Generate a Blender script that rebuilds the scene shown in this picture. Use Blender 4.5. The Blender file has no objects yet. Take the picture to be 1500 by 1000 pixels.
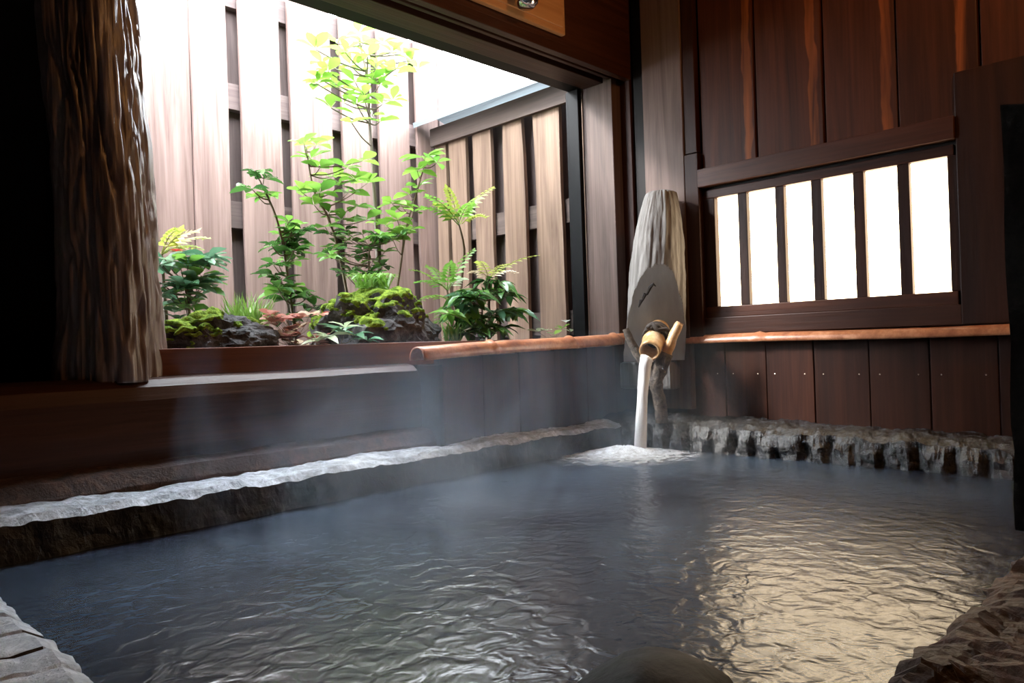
import bpy, bmesh, math, random
from mathutils import Vector, Matrix, noise, Quaternion

random.seed(7)
S = bpy.context.scene
COL = S.collection
R2 = 2 ** .5

# ------------------------------------------------------------ camera
CAM_H, FPX, ROLL, PITCH = .55, 1100.0, math.atan(.033), math.atan(4 / 1100)
cd = bpy.data.cameras.new('camera')
cd.sensor_width = 36.0
cd.lens = 36.0 * FPX / 1500.0
cd.clip_start = .02
cam = bpy.data.objects.new('camera', cd)
COL.objects.link(cam)
cam.location = (0, 0, CAM_H)
_f = Vector((1, 1, 0)).normalized(); _r = Vector((1, -1, 0)).normalized(); _u = Vector((0, 0, 1))
f2 = (_f * math.cos(PITCH) + _u * math.sin(PITCH)).normalized()
u2 = _r.cross(f2)
xr = _r * math.cos(ROLL) - u2 * math.sin(ROLL)
ur = u2 * math.cos(ROLL) + _r * math.sin(ROLL)
cam.rotation_euler = Matrix((xr, ur, -f2)).transposed().to_euler()
S.camera = cam

# ------------------------------------------------------------ sky, exposure
w = bpy.data.worlds.new('overcast_sky')
S.world = w
w.use_nodes = True
bg = w.node_tree.nodes['Background']
bg.inputs[0].default_value = (.86, .93, 1.0, 1)
bg.inputs[1].default_value = 27.0
sun_d = bpy.data.lights.new('hazy_sun', 'SUN')
sun_d.energy = 6.0; sun_d.angle = math.radians(9); sun_d.color = (1.0, .97, .93)
sun = bpy.data.objects.new('hazy_sun', sun_d)
COL.objects.link(sun)
sun.location = (-3, 8, 7)
sun.rotation_euler = Vector((.60, -.55, -.56)).to_track_quat('-Z', 'Y').to_euler()
S.view_settings.view_transform = 'Standard'
S.view_settings.look = 'None'
S.view_settings.gamma = 1
S.view_settings.use_curve_mapping = False
S.view_settings.exposure = 0.0

# ------------------------------------------------------------ helpers
def ray(px, py):
    a, b = px - 750, py - 504
    c, s = math.cos(ROLL), math.sin(ROLL)
    return _f * FPX + _r * (a * c - b * s) - _u * (a * s + b * c)

def at(px, py, y):
    """the point of the plane Y = y that is seen at that place in the photograph"""
    d = ray(px, py)
    return Vector((0, 0, CAM_H)) + d * (y / d.y)

def link(o, parent=None):
    COL.objects.link(o)
    if parent is not None:
        o.parent = parent
    return o

def tag(o, label=None, cat=None, group=None, kind=None):
    if label: o['label'] = label
    if cat: o['category'] = cat
    if group: o['group'] = group
    if kind: o['kind'] = kind
    return o

def empty(name, loc=(0, 0, 0)):
    o = bpy.data.objects.new(name, None)
    o.empty_display_size = .05
    o.location = loc
    return link(o)

def mesh_obj(name, bm, mat, parent=None, loc=(0, 0, 0), smooth=False, recenter=False):
    if recenter:
        c = Vector((0, 0, 0))
        for v in bm.verts: c += v.co
        c /= max(1, len(bm.verts))
        for v in bm.verts: v.co -= c
        loc = c
    bmesh.ops.recalc_face_normals(bm, faces=bm.faces)
    me = bpy.data.meshes.new(name)
    bm.to_mesh(me); bm.free()
    for m in (mat if isinstance(mat, (list, tuple)) else [mat]):
        me.materials.append(m)
    if smooth:
        for p in me.polygons: p.use_smooth = True
    o = bpy.data.objects.new(name, me)
    o.location = loc
    link(o, parent)
    if parent is not None and recenter:
        o.location = Vector(loc) - Vector(parent.location)
    return o

def add_box(bm, x0, x1, y0, y1, z0, z1, bev=0.0):
    vs = [bm.verts.new((x, y, z)) for x in (x0, x1) for y in (y0, y1) for z in (z0, z1)]
    fs = [(0, 1, 3, 2), (4, 6, 7, 5), (0, 4, 5, 1), (2, 3, 7, 6), (0, 2, 6, 4), (1, 5, 7, 3)]
    faces = [bm.faces.new([vs[i] for i in f]) for f in fs]
    if bev:
        es = {e for f in faces for e in f.edges}
        bmesh.ops.bevel(bm, geom=list(es), offset=bev, segments=2, profile=.6, affect='EDGES')

def box(name, b, mat, parent=None, bev=.004):
    bm = bmesh.new()
    c = Vector(((b[0] + b[1]) / 2, (b[2] + b[3]) / 2, (b[4] + b[5]) / 2))
    add_box(bm, b[0] - c.x, b[1] - c.x, b[2] - c.y, b[3] - c.y, b[4] - c.z, b[5] - c.z, bev)
    base = Vector(parent.location) if parent is not None else Vector((0, 0, 0))
    return mesh_obj(name, bm, mat, parent, c - base)

def struct(o):
    o['kind'] = 'structure'
    return o

def add_tube(bm, pts, rad, seg=10, cap=True, jitter=0, seed=0):
    pts = [Vector(p) for p in pts]
    n = len(pts)
    if not isinstance(rad, (list, tuple)): rad = [rad] * n
    rings = []
    ref = Vector((0.31, .2, .93))
    for i, p in enumerate(pts):
        t = (pts[min(i + 1, n - 1)] - pts[max(i - 1, 0)]).normalized()
        a = t.cross(ref)
        if a.length < .1: a = t.cross(Vector((1, 0, 0)))
        a.normalize(); b = t.cross(a)
        ring = []
        for k in range(seg):
            th = 2 * math.pi * k / seg
            r = rad[i]
            if jitter:
                r *= 1 + jitter * noise.noise(Vector((math.cos(th) * 2 + seed, math.sin(th) * 2, i * .7 + seed)))
            ring.append(bm.verts.new(p + a * math.cos(th) * r + b * math.sin(th) * r))
        rings.append(ring)
    for i in range(n - 1):
        for k in range(seg):
            k2 = (k + 1) % seg
            bm.faces.new((rings[i][k], rings[i][k2], rings[i + 1][k2], rings[i + 1][k]))
    if cap:
        bm.faces.new(rings[0][::-1]); bm.faces.new(rings[-1])
    return rings

def smooth_path(pts, k=4):
    """Catmull-Rom through the points"""
    P = [Vector(p) for p in pts]
    out = []
    for i in range(len(P) - 1):
        p0, p1, p2, p3 = P[max(i - 1, 0)], P[i], P[i + 1], P[min(i + 2, len(P) - 1)]
        for j in range(k):
            t = j / k
            out.append(.5 * ((2 * p1) + (p2 - p0) * t + (2 * p0 - 5 * p1 + 4 * p2 - p3) * t * t + (3 * p1 - p0 - 3 * p2 + p3) * t ** 3))
    out.append(P[-1])
    return out

def fbm(p, o=4):
    return noise.fractal(p, 1.0, 2.0, o)

# ------------------------------------------------------------ materials
def newmat(name):
    m = bpy.data.materials.new(name)
    m.use_nodes = True
    nt = m.node_tree
    return m, nt, nt.nodes['Principled BSDF'], nt.nodes, nt.links

def mixc(nt, fac, a, b, mode='MIX'):
    n = nt.nodes.new('ShaderNodeMix'); n.data_type = 'RGBA'; n.blend_type = mode
    for k, v in ((0, fac), (6, a), (7, b)):
        if isinstance(v, bpy.types.NodeSocket): nt.links.new(v, n.inputs[k])
        elif k == 0: n.inputs[0].default_value = v
        else: n.inputs[k].default_value = (*v, 1)
    return n.outputs[2]

def mathn(nt, op, a, b=None, clamp=False):
    n = nt.nodes.new('ShaderNodeMath'); n.operation = op; n.use_clamp = clamp
    for k, v in ((0, a), (1, b)):
        if v is None: continue
        if isinstance(v, bpy.types.NodeSocket): nt.links.new(v, n.inputs[k])
        else: n.inputs[k].default_value = v
    return n.outputs[0]

def ramp(nt, fac, stops):
    n = nt.nodes.new('ShaderNodeValToRGB')
    nt.links.new(fac, n.inputs[0])
    cr = n.color_ramp
    while len(cr.elements) < len(stops): cr.elements.new(.5)
    for e, (p, c) in zip(cr.elements, stops):
        e.position = p; e.color = (*c, 1) if len(c) == 3 else c
    return n.outputs[0]

def coords(nt, scale, rnd=True, generated=False):
    tc = nt.nodes.new('ShaderNodeTexCoord')
    src = tc.outputs['Object']
    if rnd:
        oi = nt.nodes.new('ShaderNodeObjectInfo')
        mu = mathn(nt, 'MULTIPLY', oi.outputs['Random'], 53.0)
        ad = nt.nodes.new('ShaderNodeVectorMath'); ad.operation = 'ADD'
        nt.links.new(src, ad.inputs[0]); nt.links.new(mu, ad.inputs[1])
        src = ad.outputs[0]
    mp = nt.nodes.new('ShaderNodeMapping')
    mp.inputs['Scale'].default_value = scale
    nt.links.new(src, mp.inputs[0])
    return mp.outputs[0], tc

def noise_tex(nt, vec, scale, detail=5, rough=.55, dist=0.0):
    n = nt.nodes.new('ShaderNodeTexNoise')
    n.inputs['Scale'].default_value = scale; n.inputs['Detail'].default_value = detail
    n.inputs['Roughness'].default_value = rough; n.inputs['Distortion'].default_value = dist
    nt.links.new(vec, n.inputs['Vector'])
    return n.outputs[0]

def bump(nt, h, strength, dist=.01, normal=None):
    n = nt.nodes.new('ShaderNodeBump')
    n.inputs['Strength'].default_value = strength; n.inputs['Distance'].default_value = dist
    nt.links.new(h, n.inputs['Height'])
    if normal is not None: nt.links.new(normal, n.inputs['Normal'])
    return n.outputs[0]

def wood(name, dark, light, axis='z', rough=.55, bmp=.25, sap=None, var=.25, spec=.4, coarse=1.0):
    m, nt, bs, N, L = newmat(name)
    along, across = .55 * coarse, 8.0 * coarse
    sc = [across] * 3; sc['xyz'.index(axis)] = along
    v, tc = coords(nt, sc)
    a = noise_tex(nt, v, 1.6, 4, .55, 1.2)
    v2, _ = coords(nt, [s * 7 if i != 'xyz'.index(axis) else s * 2.2 for i, s in enumerate(sc)])
    b = noise_tex(nt, v2, 1.5, 4, .6, .3)
    f = mathn(nt, 'ADD', mathn(nt, 'MULTIPLY', a, .75), mathn(nt, 'MULTIPLY', b, .35))
    c = ramp(nt, f, [(.36, dark), (.56, tuple((p + q) / 2 for p, q in zip(dark, light))), (.74, light)])
    oi = N.new('ShaderNodeObjectInfo')
    k = mathn(nt, 'ADD', mathn(nt, 'MULTIPLY', oi.outputs['Random'], 2 * var), 1 - var)
    hs = N.new('ShaderNodeHueSaturation')
    L.new(c, hs.inputs['Color']); L.new(k, hs.inputs['Value'])
    c = hs.outputs[0]
    if sap:
        sx = N.new('ShaderNodeSeparateXYZ'); L.new(tc.outputs['Object'], sx.inputs[0])
        vs, _ = coords(nt, [1.2, 1.2, 1.2])
        ns = noise_tex(nt, vs, 2.0, 3)
        yy = mathn(nt, 'ADD', sx.outputs['XYZ'.index(sap[0].upper())], mathn(nt, 'MULTIPLY', mathn(nt, 'SUBTRACT', ns, .5), sap[4]))
        d = mathn(nt, 'ABSOLUTE', mathn(nt, 'SUBTRACT', yy, sap[1]))
        mk = mathn(nt, 'SUBTRACT', 1.0, mathn(nt, 'DIVIDE', d, sap[2]), True)
        mk = mathn(nt, 'MULTIPLY', mathn(nt, 'MULTIPLY', mk, 4.0, True), ramp(nt, a, [(.36, (0, 0, 0)), (.6, (1, 1, 1))]))
        c = mixc(nt, mk, c, sap[3])
    L.new(c, bs.inputs['Base Color'])
    bs.inputs['Roughness'].default_value = rough
    bs.inputs['Specular IOR Level'].default_value = spec
    L.new(bump(nt, f, bmp, .012), bs.inputs['Normal'])
    return m

def rock(name, dark, light, scale=9, rough=.7, bmp=.8, spec=.4, third=None):
    m, nt, bs, N, L = newmat(name)
    v, _ = coords(nt, (1, 1, 1))
    a = noise_tex(nt, v, scale, 8, .65, .4)
    b = noise_tex(nt, v, scale * 5, 6, .7)
    f = mathn(nt, 'ADD', mathn(nt, 'MULTIPLY', a, .7), mathn(nt, 'MULTIPLY', b, .3))
    c = ramp(nt, f, [(.40, dark), (.5, tuple((p * .6 + q * .4) for p, q in zip(dark, light))), (.61, light)])
    if third:
        t = noise_tex(nt, v, scale * .35, 4, .6)
        c = mixc(nt, ramp(nt, t, [(.48, (0, 0, 0)), (.6, (1, 1, 1))]), c, third)
    L.new(c, bs.inputs['Base Color'])
    bs.inputs['Roughness'].default_value = rough
    bs.inputs['Specular IOR Level'].default_value = spec
    L.new(bump(nt, f, bmp, .02), bs.inputs['Normal'])
    return m

def plain(name, col, rough=.5, metal=0.0, spec=.5, var=None, emit=None):
    m, nt, bs, N, L = newmat(name)
    v, _ = coords(nt, (1, 1, 1))
    a = noise_tex(nt, v, 14, 4)
    d = tuple(x * (.8 if var is None else var) for x in col)
    L.new(mixc(nt, a, d, col), bs.inputs['Base Color'])
    bs.inputs['Roughness'].default_value = rough
    bs.inputs['Metallic'].default_value = metal
    bs.inputs['Specular IOR Level'].default_value = spec
    if emit:
        bs.inputs['Emission Color'].default_value = (*emit[0], 1)
        bs.inputs['Emission Strength'].default_value = emit[1]
    return m

def leafmat(name, c1, c2, trans=.4, rough=.35):
    m, nt, bs, N, L = newmat(name)
    oi = N.new('ShaderNodeObjectInfo')
    v, _ = coords(nt, (1, 1, 1))
    a = noise_tex(nt, v, 22, 3)
    fac = mathn(nt, 'ADD', mathn(nt, 'MULTIPLY', oi.outputs['Random'], .75), mathn(nt, 'MULTIPLY', a, .3), True)
    c = mixc(nt, fac, c1, c2)
    L.new(c, bs.inputs['Base Color'])
    bs.inputs['Roughness'].default_value = rough
    tr = N.new('ShaderNodeBsdfTranslucent'); L.new(c, tr.inputs[0])
    mx = N.new('ShaderNodeMixShader'); mx.inputs[0].default_value = trans
    L.new(bs.outputs[0], mx.inputs[1]); L.new(tr.outputs[0], mx.inputs[2])
    L.new(mx.outputs[0], N['Material Output'].inputs[0])
    return m

M = {}
M['wall'] = wood('stained_wall_wood', (.03, .0075, .003), (.085, .023, .008), 'z', .5, .2, spec=.25, sap=('y', -.115, .024, (.27, .075, .016), .10))
M['wall_z'] = wood('stained_board_wood', (.018, .0048, .0023), (.05, .0145, .0065), 'z', .5, .2, spec=.25)
M['wall_x'] = wood('stained_beam_wood_x', (.024, .0065, .003), (.065, .02, .009), 'x', .5, .35, spec=.3)
M['wall_y'] = wood('stained_beam_wood_y', (.03, .008, .004), (.08, .025, .011), 'y', .45, .2, spec=.3)
M['sill'] = wood('red_brown_sill_wood', (.09, .024, .01), (.2, .06, .024), 'x', .4, .2)
M['post'] = wood('weathered_post_wood', (.07, .042, .034), (.17, .11, .09), 'z', .6, .3)
M['trunk'] = wood('rough_trunk_wood', (.10, .062, .05), (.30, .235, .215), 'z', .38, .6, coarse=.8, spec=.7)
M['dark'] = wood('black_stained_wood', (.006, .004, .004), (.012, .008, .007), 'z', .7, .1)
M['black'] = plain('black_aluminium', (.003, .0032, .0042), .55, 0, .15)
M['plate'] = wood('pale_varnished_wood', (.5, .24, .09), (.66, .36, .16), 'x', .4, .05, var=.05)
M['chrome'] = plain('polished_chrome', (.8, .8, .8), .12, 1.0)
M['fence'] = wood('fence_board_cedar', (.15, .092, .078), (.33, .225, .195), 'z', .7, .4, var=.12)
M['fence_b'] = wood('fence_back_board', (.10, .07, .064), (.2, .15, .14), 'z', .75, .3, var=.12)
M['fence_s'] = wood('fence_board_tan', (.13, .08, .055), (.28, .185, .13), 'z', .7, .45, var=.12)
M['rail_x'] = wood('fence_rail_x', (.12, .085, .08), (.22, .165, .155), 'x', .75, .2)
M['rail_y'] = wood('fence_rail_y', (.06, .042, .036), (.12, .085, .072), 'y', .75, .2)
M['slate'] = wood('grey_weathered_cap', (.17, .2, .22), (.32, .37, .39), 'y', .7, .2)
M['soil'] = rock('garden_soil', (.02, .013, .01), (.07, .05, .04), 20)
M['lava'] = rock('black_lava_rock', (.012, .011, .012), (.1, .09, .09), 14, .75, 1.0)
M['moss'] = rock('bright_moss', (.06, .12, .012), (.3, .42, .05), 40, .9, 1.0, .1)
M['rim_pale'] = rock('pale_wet_stone', (.22, .245, .29), (.78, .84, .93), 16, .35, 1.0, .6)
M['rim_white'] = rock('white_wet_stone', (.42, .47, .55), (.84, .9, .97), 18, .4, 1.0, .6)
M['rim_grey'] = rock('dark_grey_wet_stone', (.012, .012, .013), (.048, .048, .052), 10, .27, .9, .8)
M['rim_dark'] = rock('dark_stone', (.008, .0075, .0075), (.04, .034, .03), 9, .5, .7)
M['rim_brown'] = rock('brown_wet_stone', (.02, .008, .005), (.12, .055, .034), 16, .5, 1.0, .35, third=(.045, .02, .013))
M['slab'] = rock('black_slab_stone', (.006, .006, .005), (.02, .017, .013), 12, .6, .4, .2)
M['drift'] = wood('grey_driftwood', (.12, .11, .105), (.29, .275, .26), 'z', .75, .8, coarse=.8)
M['cut'] = wood('sawn_driftwood_face', (.32, .315, .30), (.46, .45, .43), 'z', .7, .12, coarse=.4)
M['branch'] = rock('dark_lichen_bark', (.03, .022, .017), (.16, .125, .1), 25, .7, 1.0)
M['cutend'] = plain('fresh_cut_wood', (.6, .36, .2), .6)
M['vine'] = plain('dark_vine_rope', (.035, .025, .02), .8)
M['bark'] = wood('grey_sapling_bark', (.13, .1, .08), (.3, .25, .2), 'z', .7, .3)
M['cane'] = plain('green_brown_stem', (.12, .08, .04), .6)

def bamboo_mat(name, c1, c2, c3):
    m, nt, bs, N, L = newmat(name)
    v, _ = coords(nt, (1.5, 1.5, 1.5))
    a = noise_tex(nt, v, 3.0, 6, .65)
    b = noise_tex(nt, v, 22, 5, .7)
    c = ramp(nt, mathn(nt, 'ADD', mathn(nt, 'MULTIPLY', a, .7), mathn(nt, 'MULTIPLY', b, .3)), [(.36, c1), (.5, c2), (.62, c3)])
    L.new(c, bs.inputs['Base Color'])
    bs.inputs['Roughness'].default_value = .32
    L.new(bump(nt, b, .15, .005), bs.inputs['Normal'])
    return m
M['bamboo'] = bamboo_mat('orange_bamboo', (.2, .06, .025), (.42, .16, .07), (.62, .3, .16))
M['bamboo_p'] = bamboo_mat('pale_spout_bamboo', (.34, .17, .06), (.55, .32, .14), (.72, .52, .32))

M['leaf_lime'] = leafmat('lime_leaf', (.13, .32, .04), (.29, .47, .08), .45)
M['leaf_mid'] = leafmat('mid_green_leaf', (.07, .2, .03), (.22, .42, .07), .4)
M['leaf_dark'] = leafmat('dark_green_leaf', (.02, .07, .02), (.08, .2, .04), .25, .25)
M['leaf_blue'] = leafmat('blue_green_leaf', (.05, .16, .08), (.2, .36, .22), .25, .25)
M['leaf_red'] = leafmat('bronze_red_leaf', (.3, .06, .04), (.5, .25, .2), .35)
M['leaf_pale'] = leafmat('variegated_pale_leaf', (.35, .45, .25), (.6, .68, .45), .3)
M['leaf_yel'] = leafmat('yellow_green_leaf', (.25, .33, .035), (.42, .46, .10), .45)
M['leaf_pink'] = leafmat('pale_pink_yellow_leaf', (.5, .42, .24), (.6, .45, .37), .4)
M['grass'] = leafmat('grass_blade', (.16, .3, .05), (.34, .48, .12), .4)
M['petal'] = leafmat('white_petal', (.75, .78, .74), (.85, .85, .8), .3)
M['redpetal'] = leafmat('red_petal', (.5, .03, .03), (.65, .08, .05), .3)

# ------------------------------------------------------------ room shell
XB, YA = 3.55, 2.75           # lattice wall, garden window wall
ZC = 2.75

floor = struct(box('floor', (-1.6, 4.0, -1.6, 2.8, -.75, -.7), M['rim_dark'], None, 0))
ceil = struct(box('ceiling', (-1.6, 3.7, -1.6, 2.95, ZC, ZC + .08), M['dark'], None, 0))
wl = struct(box('wall_left', (-1.6, -1.5, -1.6, 3.7, -.7, ZC), M['dark'], None, 0))
wf = struct(box('wall_front', (-1.5, 3.7, -1.6, -1.5, -.7, ZC), M['wall_z'], None, 0))

# --- lattice wall (wall_right): backing + separate boards
wr = struct(box('wall_right', (3.60, 3.68, -1.5, 2.9, -.7, .70), M['dark'], None, 0))
def wr_part(name, b, mat, bev=.004): return box(name, b, mat, wr, bev)
wr_part('wall_backing', (3.60, 3.68, -1.5, 2.9, 1.30, ZC), M['dark'], 0)
wr_part('wall_backing', (3.60, 3.68, 2.03, 2.9, .70, 1.30), M['dark'], 0)
wr_part('wall_backing', (3.60, 3.68, -1.5, .92, .70, 1.30), M['dark'], 0)
edges = [2.085, 1.772, 1.433, 1.109, .791, .46, .12, -.22, -.56, -.9, -1.24, -1.5]
for i in range(len(edges) - 1):
    d = .006 * (i % 3)
    wr_part('wall_board', (3.555 + d, 3.60, edges[i + 1] + .006, edges[i] - .004, 1.40, ZC), M['wall'])
low = [2.23, 1.99, 1.764, 1.523, 1.269, 1.019, .764, .5, .24, -.02, -.28, -.54, -.8, -1.06, -1.32]
nailm = plain('bright_nail', (.6, .5, .4), .3, .9)
for i in range(len(low) - 1):
    b = wr_part('lower_board', (3.558 + .003 * (i % 2), 3.60, low[i + 1] + .0025, low[i] - .0025, .08, .555), M['wall_z'], .003)
    if i < 7:
        for yy in (low[i] - .045, low[i + 1] + .045):
            bm = bmesh.new()
            bmesh.ops.create_uvsphere(bm, u_segments=6, v_segments=4, radius=.0035)
            o = mesh_obj('nail', bm, nailm, b)
            o.location = Vector((3.557, yy, .36)) - Vector(wr.location) - Vector(b.location)
wr_part('right_plank', (3.535, 3.60, .58, .885, .57, 1.62), M['wall_z'])
wr_part('apron_board', (3.545, 3.60, .885, 2.10, .57, .655), M['wall_y'])
wr_part('lintel_board', (3.52, 3.60, .885, 2.10, 1.345, 1.44), M['wall_y'])
wr_part('painted_shadow_strip', (3.575, 3.60, .885, 2.10, 1.325, 1.345), M['dark'], 0)  # near-black strip paints the shadow line below the lintel
wr_part('window_stile', (3.52, 3.60, 2.09, 2.185, .52, 1.53), M['wall_z'])
wr_part('corner_post', (3.515, 3.60, 2.17, 2.42, .17, ZC), M['post'])
wr_part('batten', (3.525, 3.60, 2.095, 2.165, 1.535, ZC), M['wall_z'])
wr_part('recess_board', (3.57, 3.60, 2.43, 2.52, .30, ZC), M['dark'])
wr_part('recess_strip', (3.55, 3.60, 2.53, 2.60, .30, ZC), M['wall_z'])

# --- the lattice window
M['pane'] = plain('backlit_paper_pane', (.9, .88, .82), .6, emit=((1.0, .79, .52), 10.5))
win2 = struct(box('window_2', (3.56, 3.60, .90, 2.09, .655, .712), M['wall_y'], None))
for b in ((3.56, 3.60, .90, 2.09, 1.284, 1.33),):
    box('frame_rail', b, M['wall_y'], win2)
box('frame_stile', (3.56, 3.60, .885, .926, .712, 1.284), M['wall_z'], win2)
box('frame_stile', (3.56, 3.60, 2.022, 2.09, .712, 1.284), M['wall_z'], win2)
pan = [(2.024, 1.892), (1.843, 1.691), (1.646, 1.511), (1.462, 1.316), (1.268, 1.126), (1.077, .925)]
for i, (a, b) in enumerate(pan):
    box('pane', (3.598, 3.604, b - .01, a + .01, .70, 1.295), M['pane'], win2, 0)
    if i < 5:
        box('lattice_bar', (3.565, 3.598, pan[i + 1][0], b, .712, 1.284), M['wall_z'], win2, .003)

# --- garden window wall (wall_back)
wb = struct(box('wall_back', (3.47, 3.60, 2.60, 2.82, -.7, ZC), M['post'], None))
def wb_part(name, b, mat, bev=.004): return box(name, b, mat, wb, bev)
wb_part('wall_above_window', (-1.5, 3.47, 2.72, 2.92, 2.24, ZC), M['wall_x'], 0)
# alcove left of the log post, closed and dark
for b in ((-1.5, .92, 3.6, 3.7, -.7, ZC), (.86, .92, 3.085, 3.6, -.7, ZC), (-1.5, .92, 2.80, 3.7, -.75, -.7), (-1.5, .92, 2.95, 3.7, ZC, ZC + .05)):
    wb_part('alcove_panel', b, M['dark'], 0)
wb_part('foundation', (.80, 3.6, 2.86, 2.925, -.7, .50), M['rim_dark'], 0)
wb_part('foundation', (-1.5, 3.46, 2.82, 2.86, -.7, .40), M['rim_dark'], 0)

# header beam with its sliding tracks
hd = struct(box('trim_1', (-1.5, 3.55, 2.52, 2.72, 2.085, 2.70), M['wall_x'], None, .006))
tr = Vector(hd.location)
for (y0, y1, z0) in ((2.52, 2.565, 2.04), (2.60, 2.625, 2.05), (2.66, 2.80, 2.04)):
    box('track_rail', (-1.5, 3.55, y0, y1, z0, 2.09), M['wall_x'], hd, .004)
box('track_bed', (-1.5, 3.47, 2.72, 2.80, 2.08, 2.25), M['wall_x'], hd, 0)
# black window frame
win1 = struct(box('window_1', (.8, 3.47, 2.80, 2.90, 2.044, 2.24), M['black'], None, .004))
box('frame_jamb', (3.435, 3.47, 2.822, 2.90, .50, 2.044), M['black'], win1, .004)
box('frame_jamb', (3.447, 3.47, 2.905, 2.925, .50, 2.044), M['black'], win1, .003)

# sill beam and sill board under the garden window
def long_beam(name, x0, x1, prof, mat, n=40, amp=.004, parent=None):
    bm = bmesh.new()
    rings = []
    cx = (x0 + x1) / 2
    for i in range(n + 1):
        x = x0 + (x1 - x0) * i / n
        rings.append([bm.verts.new((x - cx, y + amp * fbm(Vector((x * 2.2, k * 1.7, 3))), z + amp * fbm(Vector((x * 2.2, k * 1.7, 9))))) for k, (y, z) in enumerate(prof)])
    m = len(prof)
    for i in range(n):
        for k in range(m):
            bm.faces.new((rings[i][k], rings[i][(k + 1) % m], rings[i + 1][(k + 1) % m], rings[i + 1][k]))
    bm.faces.new(rings[0]); bm.faces.new(rings[-1][::-1])
    return mesh_obj(name, bm, mat, parent, (cx, 0, 0))
beam = struct(long_beam('trim_2', -1.2, 2.105, [(2.70, .19), (2.695, .30), (2.70, .40), (2.715, .445), (2.745, .468), (2.80, .478), (2.98, .478), (2.98, .19)], M['wall_x'], 50))
skirt = struct(long_beam('baseboard_back', -1.2, 2.11, [(2.60, .06), (2.605, .13), (2.63, .175), (2.72, .20), (2.80, .20), (2.80, .06)], M['rim_brown'], 60, .012))
sillb = struct(long_beam('trim_3', 1.0, 3.43, [(2.805, .47), (2.802, .573), (2.85, .575), (2.85, .47)], M['sill'], 30, .002))

# low boarded panel under the bamboo rail
pan_o = empty('low_board_panel', (2.12, 2.58, .10))
tag(pan_o, 'low dark panel of upright boards below the garden window beside the sill beam', 'wood panel')
pe = [2.125, 2.363, 2.602, 2.86, 3.12, 3.37, 3.60]
for i in range(len(pe) - 1):
    box('board', (pe[i] + .002, pe[i + 1] - .002, 2.56 + .003 * (i % 2), 2.59, .10, .50 + .025 * i / 5), M['wall_z'], pan_o, .003)
box('end_board', (2.105, 2.125, 2.565, 2.72, .10, .47), M['dark'], pan_o, .003)
box('backing', (2.13, 3.465, 2.592, 2.63, .10, .50), M['dark'], pan_o, 0)

# ------------------------------------------------------------ bath: stone rims
def stone_rim(name, p0, p1, inward, prof, mat, label, topside=None, n=120, amp=.012, fscale=6.0, groove=None, cracks=None, cat='stone rim', ztilt=0):
    """sweep a cross-section (offset towards the water, height) from p0 to p1, roughened"""
    p0, p1 = Vector(p0), Vector(p1); inw = Vector(inward)
    # densify the profile
    pr = []
    for i in range(len(prof) - 1):
        a, b = Vector(prof[i]), Vector(prof[i + 1])
        k = max(1, int((b - a).length / .02))
        pr += [a.lerp(b, j / k) for j in range(k)]
    pr.append(Vector(prof[-1]))
    bm = bmesh.new(); rings = []
    for i in range(n + 1):
        t = i / n
        base = p0.lerp(p1, t)
        s = (p1 - p0).length * t
        ring = []
        for q in pr:
            p = base + inw * q.x + Vector((0, 0, q.y + ztilt * t))
            nz = Vector((fbm(p * fscale), fbm(p * fscale + Vector((31, 0, 0))), fbm(p * fscale + Vector((0, 57, 0)))))
            p = p + nz * amp + Vector((0, 0, 1)) * amp * .55 * fbm(p * fscale * 4.3 + Vector((7, 7, 7)), 3) - inw * amp * .5 * fbm(p * fscale * 3.7, 3)
            if groove and q.y < groove[2]:
                ph = s / groove[0] + .35 * noise.noise(Vector((s * 3.1, 5, 0)))
                g = abs((ph % 1) - .5) * 2 * (1 + .35 * noise.noise(Vector((s * 5.3, q.y * 12, 2))))
                p = p - inw * groove[1] * max(0, (g - .55)) / .45 * min(1, (groove[2] - q.y) / .03)
            if cracks and q.y > .05:
                ph = s / cracks[0] + .5 * noise.noise(Vector((s * 2.1, q.x * 1.6, 1)))
                g = abs((ph % 1) - .5) * 2
                p = p - Vector((0, 0, 1)) * cracks[1] * max(0, g - .86) / .14 * (.5 + noise.noise(Vector((s * 7, q.x * 5, 3))))
            ring.append(bm.verts.new(p))
        rings.append(ring)
    for i in range(n):
        for k in range(len(pr) - 1):
            bm.faces.new((rings[i][k], rings[i][k + 1], rings[i + 1][k + 1], rings[i + 1][k]))
    bm.faces.new(rings[0]); bm.faces.new(rings[-1][::-1])
    if topside:
        bm.normal_update()
        bmesh.ops.recalc_face_normals(bm, faces=bm.faces)
        for f in bm.faces:
            c_ = f.calc_center_median()
            d_ = (c_ - p0).dot(inw)
            if abs(f.normal.z) > .45 and d_ > topside[1] + .025 * noise.noise(c_ * 9): f.material_index = 1  # upward faces take the paler stone, the rest keep the base stone
    o = mesh_obj(name, bm, [mat, topside[0]] if topside else mat, None, recenter=True, smooth=False)
    return tag(o, label, cat)

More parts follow.
